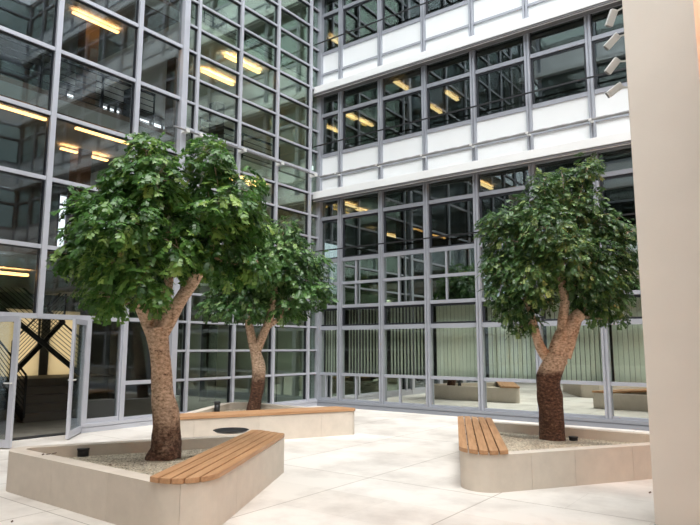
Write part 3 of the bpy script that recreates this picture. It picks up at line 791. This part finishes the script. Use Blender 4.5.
tree(g3, [(553, 442, 13.5), (552, 430, 12), (551, 410, 12), (549, 392, 12), (549, 378, 11.5), (553, 365, 11.5), (556, 354, 11)],
     [[(552, 362, 7), (542, 350, 5), (537, 338, 4.5), (533, 322, 3.8), (528, 300, 3)], [(556, 362, 10.5), (559, 347, 9.5), (564, 334, 8), (575, 319, 6.5), (581, 313, 6.3)], [(562, 335, 5.5), (563, 318, 5), (565, 300, 4.3), (562, 285, 4), (560, 250, 3)],
      [(563, 356, 8), (571, 337, 6), (580, 315, 3.5, .2), (590, 290, 3, .3)]],
     [(588, 168, 13), (578, 178, 12, .1), (543, 184, 14), (563, 178, 11, .2), (535, 205, 20), (560, 200, 24, .2), (583, 204, 19), (606, 214, 8), (512, 220, 17), (494, 223, 14), (545, 228, 28, -.3),
      (580, 230, 28, .1), (608, 226, 17), (628, 232, 12), (505, 244, 22, .1), (530, 252, 28, .2), (565, 252, 30, -.3), (600, 252, 26), (624, 256, 16), (502, 270, 20), (528, 278, 26, -.2), (560, 278, 22, .3), (592, 278, 28, -.1), (620, 278, 17),
      (500, 292, 15), (522, 302, 18), (508, 312, 13), (540, 298, 14, -.1), (586, 298, 18, .2), (610, 300, 18), (618, 316, 8), (598, 314, 11, .1), (530, 322, 10), (516, 326, 8), (486, 232, 7), (490, 262, 9)],
     d3, 0, 640, LEAFM[2], m_bark('bark_right_tree', .98, .10), 'leafy tree with dark lower trunk in the right planter', 37, b3, .68)

# ------------------------------------------------------------------ small things
def cyl(mb, c, r, z0, z1, n=20): mb.prism([(c[0]+r*math.cos(2*PI*k/n), c[1]+r*math.sin(2*PI*k/n)) for k in range(n)], z0, z1, True)
def uplight(px, py, bed, r, h, label):
    p = onbed(px, py, bed); o = tag(empty('garden_spotlight', (p.x, p.y, bed)), label, 'garden light')
    mb = MB(); cyl(mb, (0, 0), r, 0, h*.85); mb.build('body', M['black'], o)
    mb = MB(); cyl(mb, (0, 0), r*1.12, h*.8, h); mb.build('cap', M['black'], o)
uplight(83, 456, b1+.005, .062, .09, 'black garden spotlight on gravel left of big trunk')
uplight(217, 414.5, b2+.005, .055, .25, 'tall black bollard light behind far planter bench')
uplight(573.5, 440.5, b3+.005, .06, .055, 'low black spotlight on gravel beside right trunk')
p = onbed(229, 432.5, .435)
o = tag(empty('shallow_dish', (p.x+.02, p.y+.02, .436)), 'black shallow round dish lying on rear coping of left planter', 'dish')
mb = MB(); n = 32
rings = [(.12, 0), (.2, .006), (.235, .03), (.245, .034), (.235, .038), (.19, .016), (0.02, .012)]
for r, z in rings: mb.v += [(r*math.cos(2*PI*k/n), r*math.sin(2*PI*k/n), z) for k in range(n)]
for j in range(len(rings)-1):
    for k in range(n): mb.f.append((j*n+k, j*n+(k+1) % n, (j+1)*n+(k+1) % n, (j+1)*n+k)); mb.sm.append(True)
mb.f.append(tuple(range(n-1, -1, -1))); mb.sm.append(False); mb.f.append(tuple((len(rings)-1)*n+k for k in range(n))); mb.sm.append(False)
mb.build('bowl', M['black'], o)
M['dry'] = simple('dry_leaf', (.10, .055, .03), .8)
def dry(p, rz, label, s=1):
    mb = MB(); q = [(-.035, 0, 0), (-.012, .013, .006), (.02, .012, .004), (.04, 0, .010), (.02, -.013, .002), (-.012, -.012, .007)]
    t = .0015
    mb.v = [(x*s, y*s, z*s) for x, y, z in q]+[(x*s, y*s, z*s+t) for x, y, z in q]
    mb.f = [(5, 4, 3, 2, 1, 0), (6, 7, 8, 9, 10, 11)]+[(i, (i+1) % 6, 6+(i+1) % 6, 6+i) for i in range(6)]; mb.sm = [False]*8
    o = mb.build('dry_leaf', M['dry'], None, p, (0, 0, rz)); tag(o, label, 'leaf', 'dry leaves on stone'); return o
for (px, py, z, lb, s) in [(650, 493, 0, 'dry leaf on paving at foot of the pier', 1), (12, 522, 0, 'dry leaf on paving at bottom left corner', .8), (110, 465.3, .435, 'dark leaf on front coping of left planter', .8),
                      (43, 455, .435, 'left bit of leaf litter on left planter corner', 1), (48, 454.6, .435, 'middle bit of leaf litter on left planter corner', .8), (54, 453.8, .435, 'right bit of leaf litter on left planter corner', .9)]:
    p = onbed(px, py, z); dry((p.x, p.y, z+.001), random.uniform(0, 3), lb, s)

# ------------------------------------------------------------------ light
w = bpy.data.worlds.new('overcast_sky'); bpy.context.scene.world = w; w.use_nodes = True; nt = w.node_tree; nt.nodes.clear()
out = nt.nodes.new('ShaderNodeOutputWorld'); bg = nt.nodes.new('ShaderNodeBackground')
tc = nt.nodes.new('ShaderNodeTexCoord'); sp = nt.nodes.new('ShaderNodeSeparateXYZ')
nt.links.new(tc.outputs['Generated'], sp.inputs[0])
c = ramp(nt, sp.outputs['Z'], [(0, (.42, .45, .50)), (.35, (.73, .78, .84)), (1, (.96, .99, 1.0))])
nt.links.new(c, bg.inputs[0]); bg.inputs[1].default_value = 3.0; nt.links.new(bg.outputs[0], out.inputs[0])
sd = bpy.data.lights.new('hazy_sun', 'SUN'); so = bpy.data.objects.new('hazy_sun', sd); C.objects.link(so)
sd.energy = 3.2; sd.angle = math.radians(40); sd.color = (1, .98, .95)
dirv = Vector((-.30, .38, -1)); so.rotation_euler = dirv.to_track_quat('-Z', 'Y').to_euler(); so.location = (2, -2, 25)
# warm lamp under the portico to the right of the pier
ld = bpy.data.lights.new('portico_lamp', 'POINT'); lo = bpy.data.objects.new('portico_lamp', ld); C.objects.link(lo)
ld.energy = 170; ld.color = (1, .36, .12); ld.shadow_soft_size = .3; lo.location = (1.6, 6.9, 5.4)

ld = bpy.data.lights.new('added_pier_fill', 'POINT'); lo = bpy.data.objects.new('added_pier_fill', ld); C.objects.link(lo)  # unseen fill light added behind the camera to brighten the pier
ld.energy = 50; ld.color = (1, .80, .64); ld.shadow_soft_size = .25; lo.location = (-1.0, -.3, 4.3)
vs = bpy.context.scene.view_settings
vs.view_transform = 'Standard'; vs.look = 'None'; vs.gamma = 1; vs.use_curve_mapping = False; vs.exposure = 0.22
cy = bpy.context.scene.cycles
cy.max_bounces = 10; cy.transparent_max_bounces = 16; cy.glossy_bounces = 6; cy.diffuse_bounces = 3; cy.transmission_bounces = 6
cy.use_denoising = True; cy.caustics_reflective = False; cy.caustics_refractive = False; cy.sample_clamp_indirect = 6
